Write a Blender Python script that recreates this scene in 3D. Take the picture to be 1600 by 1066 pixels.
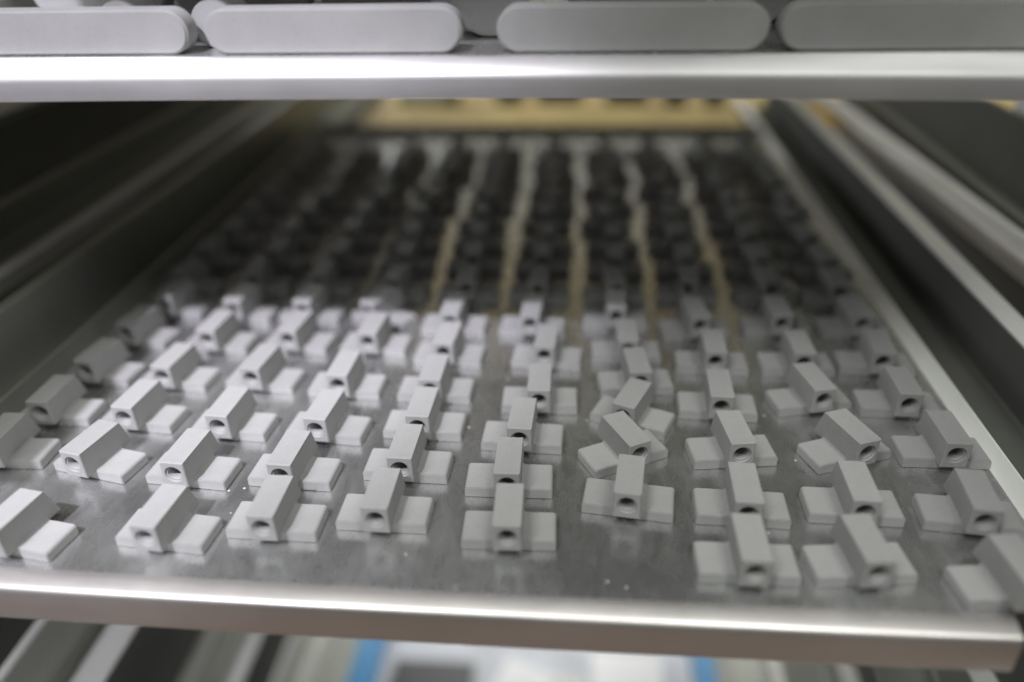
import bpy, bmesh, math, random
from mathutils import Matrix, Vector
random.seed(7)
MM = 0.001
sc = bpy.context.scene
for o in list(bpy.data.objects): bpy.data.objects.remove(o)
C = sc.collection

# ---------------------------------------------------------------- camera
YAW, PITCH, ROLL = -0.0947912, 0.5225991, -0.0233431
cam_d = bpy.data.cameras.new('camera')
cam = bpy.data.objects.new('camera', cam_d); C.objects.link(cam); sc.camera = cam
f = Vector((math.sin(YAW)*math.cos(PITCH), math.cos(YAW)*math.cos(PITCH), -math.sin(PITCH)))
r0 = Vector((math.cos(YAW), -math.sin(YAW), 0)); u0 = r0.cross(f)
r = math.cos(ROLL)*r0 + math.sin(ROLL)*u0; u = -math.sin(ROLL)*r0 + math.cos(ROLL)*u0
cam.matrix_world = Matrix(((r.x, u.x, -f.x, 0), (r.y, u.y, -f.y, 0), (r.z, u.z, -f.z, .150462), (0, 0, 0, 1)))
cam_d.sensor_width = 36; cam_d.lens = 27.594
cam_d.clip_start = .01; cam_d.clip_end = 50
cam_d.dof.use_dof = True; cam_d.dof.focus_distance = .227; cam_d.dof.aperture_fstop = 3.0

# ---------------------------------------------------------------- world, lamps, exposure
w = bpy.data.worlds.new('World'); sc.world = w; w.use_nodes = True
bg = w.node_tree.nodes['Background']; bg.inputs[0].default_value = (.80, .86, .80, 1); bg.inputs[1].default_value = .05
sc.view_settings.view_transform = 'Standard'; sc.view_settings.look = 'None'
sc.view_settings.exposure = 0; sc.view_settings.gamma = 1

def aim(o, d):
    o.rotation_euler = Vector(d).to_track_quat('-Z', 'Y').to_euler()
def area(name, loc, target, sx, sy, power, col):
    l = bpy.data.lights.new(name, 'AREA'); l.shape = 'RECTANGLE'; l.size = sx*MM; l.size_y = sy*MM
    l.energy = power; l.color = col
    o = bpy.data.objects.new(name, l); C.objects.link(o); o.location = Vector(loc)*MM
    aim(o, Vector(target)-Vector(loc)); return o
# work lamp at the upper left in front of the rack; its cone edge stands in for a shadow cast from the camera side
kl = Vector((-600, -1420, 2400))
k = bpy.data.lights.new('work_lamp', 'SPOT'); k.energy = 485; k.color = (.91, .875, 1.0)
k.shadow_soft_size = .04; k.spot_size = math.radians(14.2); k.spot_blend = .16
ko = bpy.data.objects.new('work_lamp', k); C.objects.link(ko); ko.location = kl*MM
aim(ko, Vector((-328, 430, 0))-kl)
# two ceiling luminaires in front of and above the rack
area('room_light', (-380, -330, 1080), (-10, 250, 0), 110, 700, 8.2, (.98, 1.0, .97))
area('room_light', (360, -330, 1080), (-10, 250, 0), 110, 700, 6.2, (.99, 1.0, .95))
# added slim light behind the rack, makes glints in the steel between far rows
area('added_glint_light', (-50, 1450, 330), (0, 480, 0), 560, 34, .11, (1.0, .98, .90))
# luminaire of the room behind the rack
area('rear_room_light', (100, 1000, 1150), (100, 1150, 0), 1200, 500, 8, (1.0, .97, .86))
# added low light behind the rack, to the left, brightens the right rim
area('added_rim_light', (-540, 1300, 110), (60, 400, 10), 820, 90, 2.6, (.97, 1.0, 1.0))

# added light under the bench, brightens the bin and lower rails
area('added_low_light', (-20, 760, -60), (-20, 700, -400), 500, 160, 3.4, (1.0, .99, .95))

# ---------------------------------------------------------------- helpers
def new_mat(name):
    m = bpy.data.materials.new(name); m.use_nodes = True
    nt = m.node_tree; return m, nt, nt.nodes['Principled BSDF']
def node(nt, t, **kw):
    n = nt.nodes.new(t)
    for a, b in kw.items():
        if a in n.inputs.keys() if hasattr(n.inputs, 'keys') else False: n.inputs[a].default_value = b
        else: setattr(n, a, b)
    return n
def noise(nt, scale, detail=4, rough=.6, stretch=None, dist=0):
    tc = node(nt, 'ShaderNodeTexCoord'); mp = node(nt, 'ShaderNodeMapping')
    nt.links.new(tc.outputs['Object'], mp.inputs[0])
    if stretch: mp.inputs['Scale'].default_value = stretch
    n = node(nt, 'ShaderNodeTexNoise'); nt.links.new(mp.outputs[0], n.inputs['Vector'])
    n.inputs['Scale'].default_value = scale; n.inputs['Detail'].default_value = detail
    n.inputs['Roughness'].default_value = rough; n.inputs['Distortion'].default_value = dist
    return n
def ramp(nt, src, stops):
    r_ = node(nt, 'ShaderNodeValToRGB'); nt.links.new(src, r_.inputs[0])
    e = r_.color_ramp.elements
    while len(e) < len(stops): e.new(.5)
    for i, (p, c) in enumerate(stops):
        e[i].position = p; e[i].color = (c, c, c, 1) if not isinstance(c, tuple) else (*c, 1)
    return r_
def bump(nt, bsdf, src, strength, dist):
    b = node(nt, 'ShaderNodeBump'); b.inputs['Strength'].default_value = strength; b.inputs['Distance'].default_value = dist
    nt.links.new(src, b.inputs['Height']); nt.links.new(b.outputs[0], bsdf.inputs['Normal']); return b

def mat_part():
    m, nt, b = new_mat('debound_grey_metal')
    n = noise(nt, 900, 3); n2 = noise(nt, 60, 4)
    oi = node(nt, 'ShaderNodeObjectInfo')
    c = ramp(nt, n2.outputs[0], [(.3, (.375, .375, .372)), (.7, (.43, .43, .426))])
    mx = node(nt, 'ShaderNodeMixRGB', blend_type='MULTIPLY'); mx.inputs[0].default_value = 1
    rr = ramp(nt, oi.outputs['Random'], [(0, .93), (1, 1.0)])
    nt.links.new(c.outputs[0], mx.inputs[1]); nt.links.new(rr.outputs[0], mx.inputs[2])
    sp = ramp(nt, n.outputs[0], [(.36, .95), (.46, 1.0)])
    mx2 = node(nt, 'ShaderNodeMixRGB', blend_type='MULTIPLY'); mx2.inputs[0].default_value = 1
    nt.links.new(mx.outputs[0], mx2.inputs[1]); nt.links.new(sp.outputs[0], mx2.inputs[2])
    nt.links.new(mx2.outputs[0], b.inputs['Base Color'])
    b.inputs['Roughness'].default_value = .62; b.inputs['Specular IOR Level'].default_value = .15
    bump(nt, b, n.outputs[0], .25, .00012); return m
def mat_steel(name, col, r0_, r1_, stretch, scale=90, metallic=.95, blotch=.12, specks=False):
    m, nt, b = new_mat(name)
    big = noise(nt, 22, 5, .6); fine = noise(nt, scale, 4, .65, stretch)
    c = ramp(nt, big.outputs[0], [(.3, tuple(x*(1-blotch) for x in col)), (.7, tuple(min(1, x*(1+blotch)) for x in col))])
    out = c.outputs[0]
    if specks:
        sm = noise(nt, 140, 5, .7, (1, .45, 1), 1.2); sr = ramp(nt, sm.outputs[0], [(.32, .80), (.5, 1.0), (.72, 1.12)])
        mm = node(nt, 'ShaderNodeMixRGB', blend_type='MULTIPLY'); mm.inputs[0].default_value = 1
        nt.links.new(out, mm.inputs[1]); nt.links.new(sr.outputs[0], mm.inputs[2]); out = mm.outputs[0]
    if specks:
        tc = node(nt, 'ShaderNodeTexCoord'); vo = node(nt, 'ShaderNodeTexVoronoi'); vo.inputs['Scale'].default_value = 210
        nt.links.new(tc.outputs['Object'], vo.inputs['Vector'])
        sel = ramp(nt, vo.outputs['Distance'], [(.055, 1.0), (.10, 0.0)])
        sepc = node(nt, 'ShaderNodeSeparateColor'); nt.links.new(vo.outputs['Color'], sepc.inputs[0])
        pick = ramp(nt, sepc.outputs[0], [(.80, 0.0), (.84, 1.0)])
        mu = node(nt, 'ShaderNodeMath', operation='MULTIPLY'); nt.links.new(sel.outputs[0], mu.inputs[0]); nt.links.new(pick.outputs[0], mu.inputs[1])
        mx = node(nt, 'ShaderNodeMixRGB'); nt.links.new(mu.outputs[0], mx.inputs[0]); nt.links.new(out, mx.inputs[1])
        mx.inputs[2].default_value = (.85, .85, .83, 1); out = mx.outputs[0]
        inv = node(nt, 'ShaderNodeMath', operation='MULTIPLY_ADD'); nt.links.new(mu.outputs[0], inv.inputs[0])
        inv.inputs[1].default_value = -.6; inv.inputs[2].default_value = metallic; nt.links.new(inv.outputs[0], b.inputs['Metallic'])
    else: b.inputs['Metallic'].default_value = metallic
    nt.links.new(out, b.inputs['Base Color'])
    mixn = node(nt, 'ShaderNodeMath', operation='ADD'); nt.links.new(big.outputs[0], mixn.inputs[0]); nt.links.new(fine.outputs[0], mixn.inputs[1])
    rr = ramp(nt, mixn.outputs[0], [(.0, r0_), (1.0, r1_)])
    mr = node(nt, 'ShaderNodeMapRange'); nt.links.new(mixn.outputs[0], mr.inputs[0])
    mr.inputs['From Min'].default_value = .6; mr.inputs['From Max'].default_value = 1.4
    mr.inputs['To Min'].default_value = r0_; mr.inputs['To Max'].default_value = r1_
    nt.links.new(mr.outputs[0], b.inputs['Roughness'])
    bump(nt, b, fine.outputs[0], .18, .0001)
    return m
def mat_plain(name, col, rough=.6, metallic=0, var=.08, scale=30):
    m, nt, b = new_mat(name)
    n = noise(nt, scale, 4)
    c = ramp(nt, n.outputs[0], [(.3, tuple(x*(1-var) for x in col)), (.7, tuple(min(1, x*(1+var)) for x in col))])
    nt.links.new(c.outputs[0], b.inputs['Base Color']); b.inputs['Roughness'].default_value = rough; b.inputs['Metallic'].default_value = metallic
    return m
M_part = mat_part()
M_tray = mat_steel('tray_steel', (.60, .605, .60), .16, .40, (1, .3, 1), 200, .84, .22, True)
M_lip = mat_steel('lip_steel', (.60, .59, .60), .42, .54, (.08, 1, 1), 300, .66, .07)
M_lip2 = mat_steel('front_lip_steel', (.68, .65, .635), .34, .48, (.08, 1, 1), 300, .86, .08)
M_rim = mat_plain('glare_painted_rim', (.93, .935, .90), .4, .15, .03)  # near-white colour stands in for the bright glare on the steel rim
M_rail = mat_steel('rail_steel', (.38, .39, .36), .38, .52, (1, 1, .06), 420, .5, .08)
M_flange = mat_steel('flange_steel', (.86, .86, .84), .3, .45, (1, .05, 1), 400, .35, .06)
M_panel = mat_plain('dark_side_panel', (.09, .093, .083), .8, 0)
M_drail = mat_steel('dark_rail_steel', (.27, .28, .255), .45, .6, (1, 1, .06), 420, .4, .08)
M_dark = mat_plain('dark_recess', (.02, .02, .02), .8)
M_tan = mat_plain('tan_cardboard', (.62, .49, .24), .8, 0, .3, 9)
M_blue = mat_plain('blue_plastic', (.03, .22, .52), .35, 0, .05)
M_white = mat_plain('white_paper', (.82, .83, .86), .7, 0, .03)
M_black = mat_plain('black_plastic', (.02, .025, .03), .5)
M_yel = mat_plain('yellow_tape', (.85, .52, .05), .5)
M_green = mat_plain('dark_green_plastic', (.05, .07, .04), .6)

def link(name, me, mat, parent=None, **props):
    o = bpy.data.objects.new(name, me); C.objects.link(o)
    if mat and not me.materials: me.materials.append(mat)
    if parent: o.parent = parent
    for a, b in props.items(): o[a] = b
    return o
def empty(name, loc, label, cat, group=None, rz=0):
    o = bpy.data.objects.new(name, None); C.objects.link(o); o.location = Vector(loc)*MM; o.rotation_euler.z = rz
    o.empty_display_size = .005
    o['label'] = label; o['category'] = cat
    if group: o['group'] = group
    return o
def finish(bm, name, smooth=None):
    bmesh.ops.recalc_face_normals(bm, faces=bm.faces)
    me = bpy.data.meshes.new(name); bm.to_mesh(me); bm.free()
    if smooth is not None:
        for p in me.polygons: p.use_smooth = True
        me.set_sharp_from_angle(angle=math.radians(smooth))
    return me
def box_into(bm, x0, x1, y0, y1, z0, z1):
    vs = [bm.verts.new(Vector(p)*MM) for p in ((x0,y0,z0),(x1,y0,z0),(x1,y1,z0),(x0,y1,z0),(x0,y0,z1),(x1,y0,z1),(x1,y1,z1),(x0,y1,z1))]
    for q in ((0,3,2,1),(4,5,6,7),(0,1,5,4),(1,2,6,5),(2,3,7,6),(3,0,4,7)): bm.faces.new([vs[i] for i in q])
    return vs
def box(name, dims, mat, parent=None, bev=0, **props):
    bm = bmesh.new(); box_into(bm, *dims)
    if bev: bmesh.ops.bevel(bm, geom=bm.edges[:], offset=bev*MM, segments=2, affect='EDGES')
    return link(name, finish(bm, name, 40), mat, parent, **props)
def sheet_profile(pts, th):
    """closed outline (2-D) of a bent sheet following pts, thickness th to its right-hand side"""
    n = len(pts); off = []
    for i in range(n):
        ds = []
        if i > 0: ds.append(Vector((pts[i][0]-pts[i-1][0], pts[i][1]-pts[i-1][1])).normalized())
        if i < n-1: ds.append(Vector((pts[i+1][0]-pts[i][0], pts[i+1][1]-pts[i][1])).normalized())
        d = (sum(ds, Vector((0, 0)))).normalized(); nn = Vector((d.y, -d.x))
        k_ = 1/max(.5, nn.dot(Vector((ds[0].y, -ds[0].x))))
        off.append((pts[i][0]+nn.x*th*k_, pts[i][1]+nn.y*th*k_))
    return list(pts)+off[::-1]
def extrude(name, outline, axis, stations, mat, parent=None, warp=None, smooth=35, **props):
    """outline in the plane across `axis` ('x' or 'y'), swept through stations (mm)"""
    bm = bmesh.new(); rings = []
    for s in stations:
        ring = []
        for a, b in outline:
            p = Vector((s, a, b)) if axis == 'x' else Vector((a, s, b))
            if warp: p = warp(p)
            ring.append(bm.verts.new(p*MM))
        rings.append(ring)
    n = len(outline)
    for A, B in zip(rings, rings[1:]):
        for i in range(n): bm.faces.new((A[i], A[(i+1) % n], B[(i+1) % n], B[i]))
    bm.faces.new(rings[0]); bm.faces.new(rings[-1][::-1])
    return link(name, finish(bm, name, smooth), mat, parent, **props)
def lin(a, b, n): return [a+(b-a)*i/(n-1) for i in range(n)]

# ---------------------------------------------------------------- trays
def tray(loc, label, lipR, face_h, bend, sag, notch=True):
    """steel tray; local origin = floor level at the front inner edge"""
    t = empty('steel_tray', loc, label, 'tray', 'steel trays stacked in the rack')
    L, R_, D = -185, 122, 420
    bm = bmesh.new()
    xs = lin(L, lipR, 25); out = []
    def fy(x): return sag*((x-lipR/2+L/2+40)/170)**2 if sag else 0
    fr = [(x, bow(x)) for x in xs]
    if notch: fr += [(lipR+1.2, 3), (lipR+3, 9), (R_-4, 11), (R_, 14)]
    else: fr += [(R_, 0)]
    top = fr+[(R_, D), (L, D)]
    vt = [bm.verts.new(Vector((x, y, 0))*MM) for x, y in top]
    vb = [bm.verts.new(Vector((x, y, -.9))*MM) for x, y in top]
    n = len(top); bm.faces.new(vt); bm.faces.new(vb[::-1])
    for i in range(n): bm.faces.new((vt[i], vb[i], vb[(i+1) % n], vt[(i+1) % n]))
    link('tray_floor', finish(bm, 'tray_floor'), M_tray, t)
    # front lip: rolled bend then a vertical face and a short return
    b = bend
    if notch: pts = [(.3, .05), (-.8, 0), (-1.6, -.15), (-4.4, -.9), (-5.2, -1.3), (-5.7, -2.0), (-5.85, -2.8)]
    else: pts = [(.3, .05), (-.5, 0), (-1.1, -.25), (-3.6, -3.0), (-4.1, -3.7), (-4.4, -4.4), (-4.5, -5.0)]
    b = -pts[-1][0]
    pts += [(-b, -face_h+1), (-b+.3, -face_h), (-b+1.5, -face_h-.1)]
    pr = sheet_profile(pts[::-1], .9)
    def warp(p): 
        q = p.copy(); q.y += bow(p.x); q.z += zbow*-((p.x+30)/150)**2 if p.y < -.5 else 0
        return q
    zbow = 0 if notch else 1.3
    extrude('front_lip', pr, 'x', lin(L, lipR, 33), M_lip2 if notch else M_lip, t, warp)
    # side rims
    ro = sheet_profile([(R_-.4, 0), (R_+.3, .4), (R_+3.2, 4.1), (R_+3.6, 4.2)], .8)
    extrude('side_rim', ro, 'y', lin(18 if notch else 0, D+110 if notch else D, 12), M_rim if notch else M_rail, t)
    lo = sheet_profile([(L-2.2, 9.5), (L-1.0, 9.2), (L-.4, 1.0), (L+.3, .1)], .8)
    extrude('side_rim', lo, 'y', lin(0, D, 12), M_rail, t)
    bo = sheet_profile([(D-.3, 0), (D+.6, 1), (D+.8, 5)], .8)
    extrude('rear_rim', bo, 'x', [L, R_], M_rail, t)
    return t
def bow(x): return 1.3*((x+40)/150)**2 - .6
tray((0, 135.8, 0), 'wide brushed steel tray at mid height holding the rows of bored grey blocks', 104, 12.3, 5.8, 1)
tray((0, 160, 231), 'third steel tray above, just out of the picture', 122, 12.0, 4.5, 1, False)  # unseen tray added above to shade the pieces behind the bars
tray((0, 209, 113.8), 'upper steel tray crossing the top of the picture under the round-ended bars', 122, 9.9, 4.5, 1, False)

# ---------------------------------------------------------------- bored blocks
def plate_mesh():
    bm = bmesh.new()
    W, D, T, rr = 12.5, 11.3, 3.45, 1.0
    sec = [(-W+.25, 0), (-W, .25)]
    for i in range(5):
        a = math.radians(180-22.5*i); sec.append((-W+rr+rr*math.cos(a), T-rr+rr*math.sin(a)))
    # fillets where the bored block rises
    sec += [(-4.5, T), (-4.0, T+.25), (-3.6, T+.8), (3.6, T+.8), (4.0, T+.25), (4.5, T)]
    for i in range(5):
        a = math.radians(90-22.5*i); sec.append((W-rr+rr*math.cos(a), T-rr+rr*math.sin(a)))
    sec += [(W, .25), (W-.25, 0)]
    A = [bm.verts.new(Vector((x, 0, z))*MM) for x, z in sec]; B = [bm.verts.new(Vector((x, D, z))*MM) for x, z in sec]
    n = len(sec)
    for i in range(n): bm.faces.new((A[i], A[(i+1) % n], B[(i+1) % n], B[i]))
    fa = bm.faces.new(A); fb = bm.faces.new(B[::-1])
    bmesh.ops.recalc_face_normals(bm, faces=bm.faces)
    ed = [e for e in bm.edges if e in fa.edges[:] or e in fb.edges[:]]
    bmesh.ops.bevel(bm, geom=ed, offset=.22*MM, segments=2, affect='EDGES', clamp_overlap=True)
    return finish(bm, 'base_plate', 42)
def block_mesh():
    bm = bmesh.new(); W, zb, zt, yf, cz = 3.65, 3.2, 11.9, -3.5, 7.7
    N = 32; bev = .28
    def sq(y, w, zb_, zt_, ysh=0):
        r_ = []
        for i in range(N):
            a = 2*math.pi*(i+.5)/N-math.pi; c, s = math.cos(a), math.sin(a)
            hw, hh = w, (zt_-zb_)/2; k_ = min(hw/abs(c) if abs(c) > 1e-9 else 1e9, hh/abs(s) if abs(s) > 1e-9 else 1e9)
            x, z = c*k_, (zt_+zb_)/2+s*k_
            # snap to corners
            for cx in (-w, w):
                for cc in (zb_, zt_):
                    if abs(x-cx) < .36*w/2 and abs(z-cc) < .36*w/2: x, z = cx, cc
            yy = y(x, z) if callable(y) else y
            r_.append(bm.verts.new(Vector((x, yy, z))*MM))
        return r_
    def circ(y, R_, cz_=cz, cx=0):
        return [bm.verts.new(Vector((cx+R_*math.cos(2*math.pi*(i+.5)/N-math.pi), y, cz_+R_*math.sin(2*math.pi*(i+.5)/N-math.pi)))*MM) for i in range(N)]
    slope = lambda x, z: 15.8-(z-zb)/(zt-zb)*3.0
    rings = [circ(12.5, 2.15), circ(-2.85, 2.15), circ(-2.95, 2.2), circ(-2.95, 2.6), circ(yf+.12, 2.66), circ(yf, 2.76),
             sq(yf, W-bev, zb+bev, zt-bev), sq(yf+bev, W, zb, zt), sq(slope, W, zb, zt), ]
    for A, B in zip(rings, rings[1:]):
        for i in range(N):
            try: bm.faces.new((A[i], A[(i+1) % N], B[(i+1) % N], B[i]))
            except ValueError: pass
    # rear end ring joining to the bore
    bm.faces.new(rings[0][::-1]); bm.faces.new(rings[-1])
    bmesh.ops.remove_doubles(bm, verts=bm.verts, dist=1e-7)
    bmesh.ops.dissolve_degenerate(bm, edges=bm.edges, dist=1e-7)
    return finish(bm, 'bored_block', 30)
ME_plate, ME_block = plate_mesh(), block_mesh()
ME_plate.materials.append(M_part); ME_block.materials.append(M_part)

# plate-front centre x, y (mm on the tray) and yaw in degrees
placed = [
 (-148.3,140,-9), (-109,144.3,-4.8), (-80.4,149.8,-.4), (-51.5,154.7,-.5), (-16.5,150.2,1.6), (43.9,142.1,.4), (72.4,143.6,6.5), (105.8,138.6,6),
 (-173.6,174.5,1.5), (-144.7,172.1,-12), (-113.3,169.5,-4.5), (-82.5,170.6,-3), (-49.2,175.5,-1.1), (-18.3,170.6,1), (14.8,164.3,-6.9), (45.8,162.7,-1.6), (76,165.2,-.8), (105.5,163.4,-4.9),
 (-171.1,196.7,.4), (-141.9,195.4,-5), (-110,192.6,-3.5), (-78.9,192.7,-5), (-47.9,195.9,-1.5), (-16.2,191.4,-2), (17.4,185.8,28), (47.9,187.8,7.7), (83,190.4,21), (109,191.1,.5),
 (-170,221.6,-7), (-141,219.5,-5.8), (-109.9,220.2,-6), (-79.1,217.5,-2), (-47.7,216.4,-1.3), (-11.7,212,.8), (16.2,204.6,-23), (46,211.5,-2), (77.9,217.1,12.5), (104.5,216,-.5),
 (-169,247.7,-8), (-136.3,245.1,-4.4), (-105.9,246.5,-6), (-75.9,246.2,-4), (-46.9,240.2,-4), (-11,239.7,-4), (21,224.4,6.5), (47.9,238.8,-1.1), (77.6,239.4,1.2), (104.7,241.3,-3.4),
 (-165.5,271.9,-5.9), (-135.9,269,-5.9), (-107.8,269.6,-6), (-80.5,269.5,-28), (-48.2,262.8,-3), (-17.6,262.5,-3), (18.1,245.2,1.8), (45.3,263.9,7.7), (76.1,267,1.5), (105.4,268.1,5),
 (14.8, 269.6, 0)]
centres = [-169.5, -138, -108, -78, -47.5, -15.5, 15.5, 45.5, 77.5, 105]
rowy = [294, 318.6, 344, 371, 396, 421, 446, 471, 497]
rowdx = [0, .5] + [random.uniform(-2.2, 2.8) for _ in rowy]
for ci, cx in enumerate(centres):
    for rk, yb in enumerate(rowy):
        outer = 2.5 if abs(cx+32) > 60 and yb < 360 else 0
        placed.append((cx+rowdx[rk]+random.uniform(-1.5, 1.5), yb-1.5+outer*random.uniform(.6, 1)+random.uniform(-.9, .9), random.gauss(0, 4.5)+(2 if ci > 7 else -2 if ci < 4 else 0)))
ORD = ['first', 'second', 'third', 'fourth', 'fifth', 'sixth', 'seventh', 'eighth', 'ninth', 'tenth', 'eleventh', 'twelfth', 'thirteenth', 'fourteenth', 'fifteenth', 'sixteenth', 'seventeenth', 'eighteenth']
COLN = ['leftmost column', 'second column from left', 'third column from left', 'fourth column from left', 'fifth column from left',
        'fifth column from right', 'fourth column from right', 'third column from right', 'second column from right', 'rightmost column']
special = {(17.4,185.8): 'grey bored block turned sharply hole-right, touching the block in front of it',
 (16.2,204.6): 'grey bored block turned hole-left, just behind the sharply turned one',
 (83,190.4): 'grey bored block turned so its hole faces right, second column from the right',
 (-80.5,269.5): 'bright bored block skewed clockwise at the shadow edge, fourth column from left',
 (-16.5,150.2): 'grey bored block squarely facing the camera in the middle of the front row',
 (105.8,138.6): 'blurred grey bored block at the tray corner, cut by the right picture edge',
 (-148.3,140): 'bright grey bored block at the front left, cut by the left picture edge'}
cols = {}
for p in placed:
    ci = min(range(10), key=lambda i: abs(centres[i]-p[0])); cols.setdefault(ci, []).append(p)
for ci, ps in sorted(cols.items()):
    ps.sort(key=lambda p: p[1])
    for ri, (x, y, a) in enumerate(ps):
        look = ('bright' if x < -20 else 'pale' if x < 30 else 'dull')+' bored block' if y < 275 else 'shadowed bored block' if y < 400 else 'blurred dark bored block'
        lab = special.get((x, y)) or '%s, %s from front in %s' % (look, ORD[ri], COLN[ci])
        root = empty('bored_block_part', (x, y, .02), lab, 'metal part', 'bored grey blocks set out in rows on the tray', math.radians(a))
        link('base_plate', ME_plate, None, root); link('bored_block', ME_block, None, root)

# ---------------------------------------------------------------- round-ended bars on the upper tray
def stadium_mesh(W, H, D):
    bm = bmesh.new(); R_ = H/2; sec = []
    for i in range(17):
        a = math.radians(-90+180*i/16); sec.append((W/2-R_+R_*math.cos(a), R_+R_*math.sin(a)))
    for i in range(17):
        a = math.radians(90+180*i/16); sec.append((-W/2+R_+R_*math.cos(a), R_+R_*math.sin(a)))
    A = [bm.verts.new(Vector((x, 0, z))*MM) for x, z in sec]; B = [bm.verts.new(Vector((x, D, z))*MM) for x, z in sec]
    n = len(sec)
    for i in range(n): bm.faces.new((A[i], A[(i+1) % n], B[(i+1) % n], B[i]))
    fa = bm.faces.new(A); fb = bm.faces.new(B[::-1])
    bmesh.ops.recalc_face_normals(bm, faces=bm.faces)
    bmesh.ops.bevel(bm, geom=[e for e in bm.edges if e in fa.edges[:] or e in fb.edges[:]], offset=.55*MM, segments=3, affect='EDGES')
    return finish(bm, 'round_ended_bar', 30)
zt = 113.86
ME_bar = stadium_mesh(68, 11.4, 7); ME_bar.materials.append(M_part)
bars = [(-138, 211.3, 'long round-ended grey bar at the left end of the upper tray front'), (-65.2, 211, 'long round-ended grey bar second from the left on the upper tray'),
        (11.8, 211, 'long round-ended grey bar third from the left on the upper tray'), (82.5, 211.2, 'dull round-ended grey bar at the right end of the upper tray front')]
for x, y, lab in bars:
    o = link('round_ended_bar', ME_bar, None); o.location = Vector((x, y, zt))*MM
    o['label'] = lab; o['category'] = 'metal bar'; o['group'] = 'round-ended bars along the front of the upper tray'
# upright discs and bars standing behind them
def disc_mesh(R_, D):
    bm = bmesh.new(); N = 40
    A = [bm.verts.new(Vector((R_*math.cos(2*math.pi*i/N), 0, R_+R_*math.sin(2*math.pi*i/N)))*MM) for i in range(N)]
    B = [bm.verts.new(v.co+Vector((0, D*MM, 0))) for v in A]
    for i in range(N): bm.faces.new((A[i], A[(i+1) % N], B[(i+1) % N], B[i]))
    fa = bm.faces.new(A); fb = bm.faces.new(B[::-1]); bmesh.ops.recalc_face_normals(bm, faces=bm.faces)
    bmesh.ops.bevel(bm, geom=[e for e in bm.edges if e in fa.edges[:] or e in fb.edges[:]], offset=.5*MM, segments=2, affect='EDGES')
    return finish(bm, 'upright_disc', 30)
ME_disc = disc_mesh(11, 5); ME_disc.materials.append(M_part)
ME_small = disc_mesh(6.2, 14); ME_small.materials.append(M_part)
for i, (x, y, me, lab) in enumerate([(-26.5, 236, ME_disc, 'dark upright disc seen in the gap right of the second bar'), (-34, 244, ME_disc, 'dark upright disc half hidden behind the disc in the second gap'),
        (47.5, 247, ME_disc, 'dark upright disc behind the narrow gap of the right pair of bars'),
        (-101, 221, ME_small, 'small round grey piece bulging between the first two bars'), (-128, 222, ME_small, 'small round grey piece peeping over the leftmost bar'),
        (83, 222, ME_small, 'small round grey piece peeping over the right-hand bar')]):
    o = link('upright_disc' if me is ME_disc else 'round_piece', me, None); o.location = Vector((x, y, zt))*MM
    if me is ME_small: o.scale = (1, 1, 1.0)
    o['label'] = lab; o['category'] = 'metal part'; o['group'] = 'round pieces behind the bars'
ME_bar2 = stadium_mesh(46, 24, 9); ME_bar2.materials.append(M_part)
for i, x in enumerate((-158, -110, -62, 16, 64, 111)):
    o = link('upright_bar', ME_bar2, None); o.location = Vector((x, 266+random.uniform(-2, 2), zt))*MM; o.rotation_euler.z = random.uniform(-.03, .03)
    o['label'] = 'dark upright round-ended bar in rear row of upper tray, %s from left' % ORD[i]; o['category'] = 'metal bar'; o['group'] = 'rear row of upright bars on the upper tray'

# ---------------------------------------------------------------- rack sides
Y0, Y1 = -120, 640
ys = lin(Y0, Y1, 14)
RK = empty('steel_rack', (0, 0, 0), 'dark steel rack whose slide rails carry the trays on both sides', 'rack')
def rel(pts, x0): return [(a-x0, b) for a, b in pts]
def rail(name, pts, th, mat, root, x0, y0=95, y1=Y1, warp=None, dz=0):
    return extrude(name, sheet_profile([(a, b+dz) for a, b in pts], th), 'y', lin(y0, y1, 14), mat, root, warp, 30)
LEVELS = [113.8, 0, -115.5, -231, -346.5]
for dz in LEVELS:
    rail('slide_rail', [(-182.5, -1.6), (-199, -1.6), (-200, -.6), (-200, 26), (-200.6, 26.8), (-285 if dz > 0 else -203.5, 27)], -1.0, M_rail, RK, -200, y1=790 if dz == 0 else Y1, dz=dz)  # extra flange width at the upper level is added to shade the left side
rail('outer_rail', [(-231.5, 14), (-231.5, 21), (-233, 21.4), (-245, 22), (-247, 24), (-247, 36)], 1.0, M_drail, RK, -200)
rail('rail_edge', [(-230.6, 19.5), (-230.9, 22), (-232.4, 22.3)], .5, M_flange, RK, -200)
rail('edge_strip', [(-247, 36.1), (-248.5, 37.2), (-250, 37.4)], 1.0, M_rail, RK, -200)
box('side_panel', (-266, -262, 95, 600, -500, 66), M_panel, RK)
box('panel_seam', (-262, -261.6, 95, 600, 63.8, 64.2), M_rail, RK)
for dz in LEVELS:
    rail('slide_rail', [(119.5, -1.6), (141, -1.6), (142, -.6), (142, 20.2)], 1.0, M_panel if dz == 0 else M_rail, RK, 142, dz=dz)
    rail('rail_flange', [(142.1, 20.9), (150.4, 21.1), (150.9, 20.4), (151, 12)], 1.0, M_flange, RK, 142, dz=dz)
def skew(p):
    q = p.copy(); q.x -= (p.y-270)/270*12; return q
rail('outer_flange', [(175.4, 12), (175.4, 19.6), (176, 20.3), (187, 20.5), (187.6, 21.5)], 1.0, M_flange, RK, 142, warp=skew)
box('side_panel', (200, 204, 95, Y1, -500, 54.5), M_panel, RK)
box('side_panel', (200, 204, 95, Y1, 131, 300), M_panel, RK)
rail('edge_strip', [(194.6, 19), (196, 19.4), (200, 19.4)], 1.0, M_rail, RK, 142)
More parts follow.
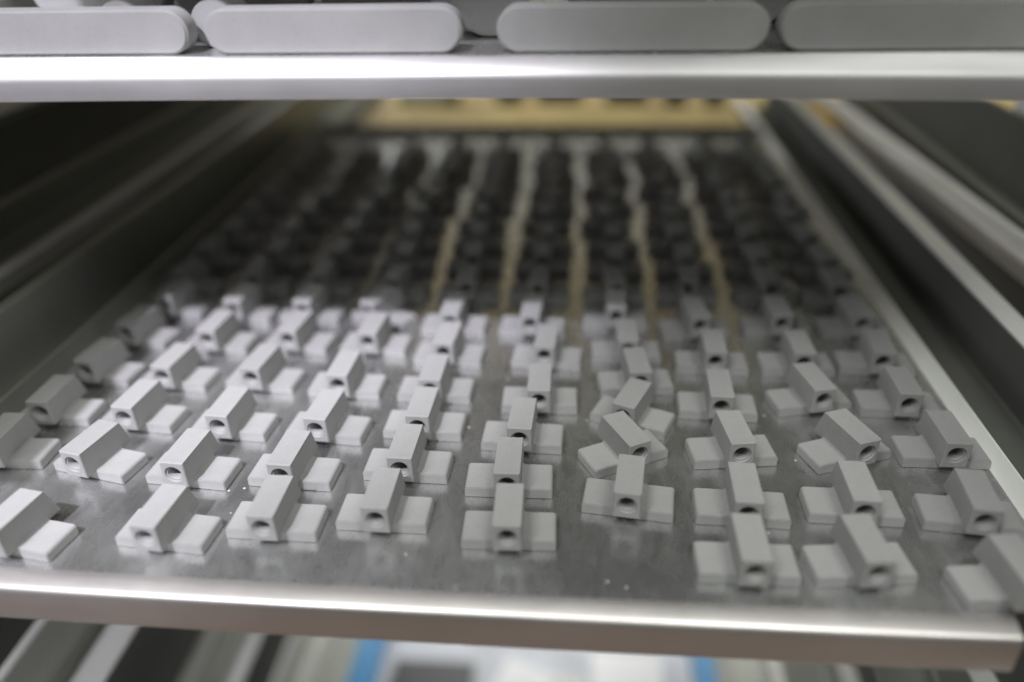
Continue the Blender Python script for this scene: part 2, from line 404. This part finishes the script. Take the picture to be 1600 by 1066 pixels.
c = box('white_cover_sheet', (206, 208, 230, 400, 40, 130), M_white); c['label'] = 'white sheet just showing at the right edge below the upper tray'; c['category'] = 'sheet'
t_ = box('yellow_tag', (151.5, 158, 505, 560, 16, 21.4), M_yel, None, .4); t_['label'] = 'small yellow tag on the far end of the right slide flange'; t_['category'] = 'tag'

# ---------------------------------------------------------------- beyond the rack
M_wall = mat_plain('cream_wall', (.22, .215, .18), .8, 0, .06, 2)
cb = box('dark_backdrop', (-1420, -1300, -600, 1300, -700, 900), M_panel, None, 3); cb['label'] = 'dark cabinet added far to the left behind the rack side'; cb['category'] = 'backdrop'  # added dark box, keeps the far left dark and blocks ambient light
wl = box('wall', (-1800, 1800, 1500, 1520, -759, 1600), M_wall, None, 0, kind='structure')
box('reflection_board', (-900, 900, 1475, 1499, -758, 292), M_panel, wl)  # unseen dark board added to darken the tray's far reflection
bd = box('cardboard_surface', (-202, 420, 655, 1050, -34, -30), M_tan, None, .5); bd['label'] = 'tan cardboard-covered bench top beyond the far end of the tray'; bd['category'] = 'bench top'
for i, (x, y, wx, h_) in enumerate([(-70, 800, 26, 14), (-22, 806, 44, 15), (42, 800, 40, 16), (88, 792, 20, 26), (124, 792, 18, 24), (-150, 800, 60, 8)]):
    q = box('small_dark_box', (x-wx/2, x+wx/2, y-32, y-2, -29.95, -30+h_), M_green, None, 1.5)
    q['label'] = 'small dark blurred box on the tan bench top, %s from the left' % ORD[[1, 2, 3, 4, 5, 0][i]]; q['category'] = 'box'; q['group'] = 'dark boxes on the bench top'

# ---------------------------------------------------------------- under the tray: slatted shelf, blue bin and papers
ZS = -478
M_sl = mat_plain('pale_grey_plastic', (.6, .6, .57), .4)
M_floor = mat_plain('brown_floor', (.42, .29, .22), .6, 0, .15, 4)
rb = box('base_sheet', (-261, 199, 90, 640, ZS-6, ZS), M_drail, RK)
fl = box('shelf_floor', (-1800, 1800, -1500, 2600, -764, -760), M_floor, None, 0, kind='structure'); fl.name = 'floor'
bz = ZS+.2; bin_ = empty('blue_bin', (0, 0, bz), 'open blue plastic bin with white papers on the shelf below the tray', 'bin')
bl, br, bf, bb, bh = -158, 106, 100, 470, 95
box('bin_floor', (bl, br, bf, bb, 0, 2), M_blue, bin_)
for nm, d in (('bin_wall', (bl, bl+3, bf, bb, 2.1, bh)), ('bin_wall', (br-3, br, bf, bb, 2.1, bh)), ('bin_wall', (bl+3.1, br-3.1, bf, bf+3, 2.1, bh)), ('bin_wall', (bl+3.1, br-3.1, bb-3, bb, 2.1, bh))):
    box(nm, d, M_blue, bin_)
M_blue2 = mat_plain('blue_plastic_rim', (.06, .27, .55), .35, 0, .03)
box('bin_rim', (bl-14, bl+8, bf-6, bb+6, bh+.1, bh+3), M_blue2, bin_, .8); box('bin_rim', (br-8, br+8, bf-6, bb+6, bh+.1, bh+3), M_blue2, bin_, .8)
def paper(name, x0, x1, y0, y1, z, mat, rz, lab, cat, h_=1.0):
    o = box(name, (-(x1-x0)/2, (x1-x0)/2, -(y1-y0)/2, (y1-y0)/2, 0, h_), mat, None, .2)
    o.location = Vector(((x0+x1)/2, (y0+y1)/2, z))*MM; o.rotation_euler.z = math.radians(rz); o['label'] = lab; o['category'] = cat; return o
def pc(rx, ry, z):   # point on a level plane seen along ratios x/depth, y/depth
    return rx*(150.46-z), ry*(150.46-z)
M_sheet = mat_plain('shade_tinted_paper', (.55, .58, .64), .7, 0, .3, 14)  # white paper; bluish mottling in the colour stands in for shadows
paper('paper_sheet', -152, 98, 104, 466, bz+84, M_sheet, 0, 'large white paper lying in the blue bin', 'paper')
paper('black_case', -138, -74, 250, 412, bz+85.2, M_black, 1, 'black object on the paper at the left of the blue bin', 'case', 6)
paper('folded_paper', -66, -14, 330, 414, bz+86, M_white, -22, 'folded white paper lying askew in the middle of the bin', 'paper', 3)
paper('grey_pouch', -12, 16, 250, 404, bz+85.2, M_sl, 2, 'pale grey pouch beside the folded paper in the bin', 'pouch', 4)
paper('white_card', 18, 74, 380, 428, bz+89, M_white, 0, 'bright white card near the right wall of the blue bin', 'card', 3)
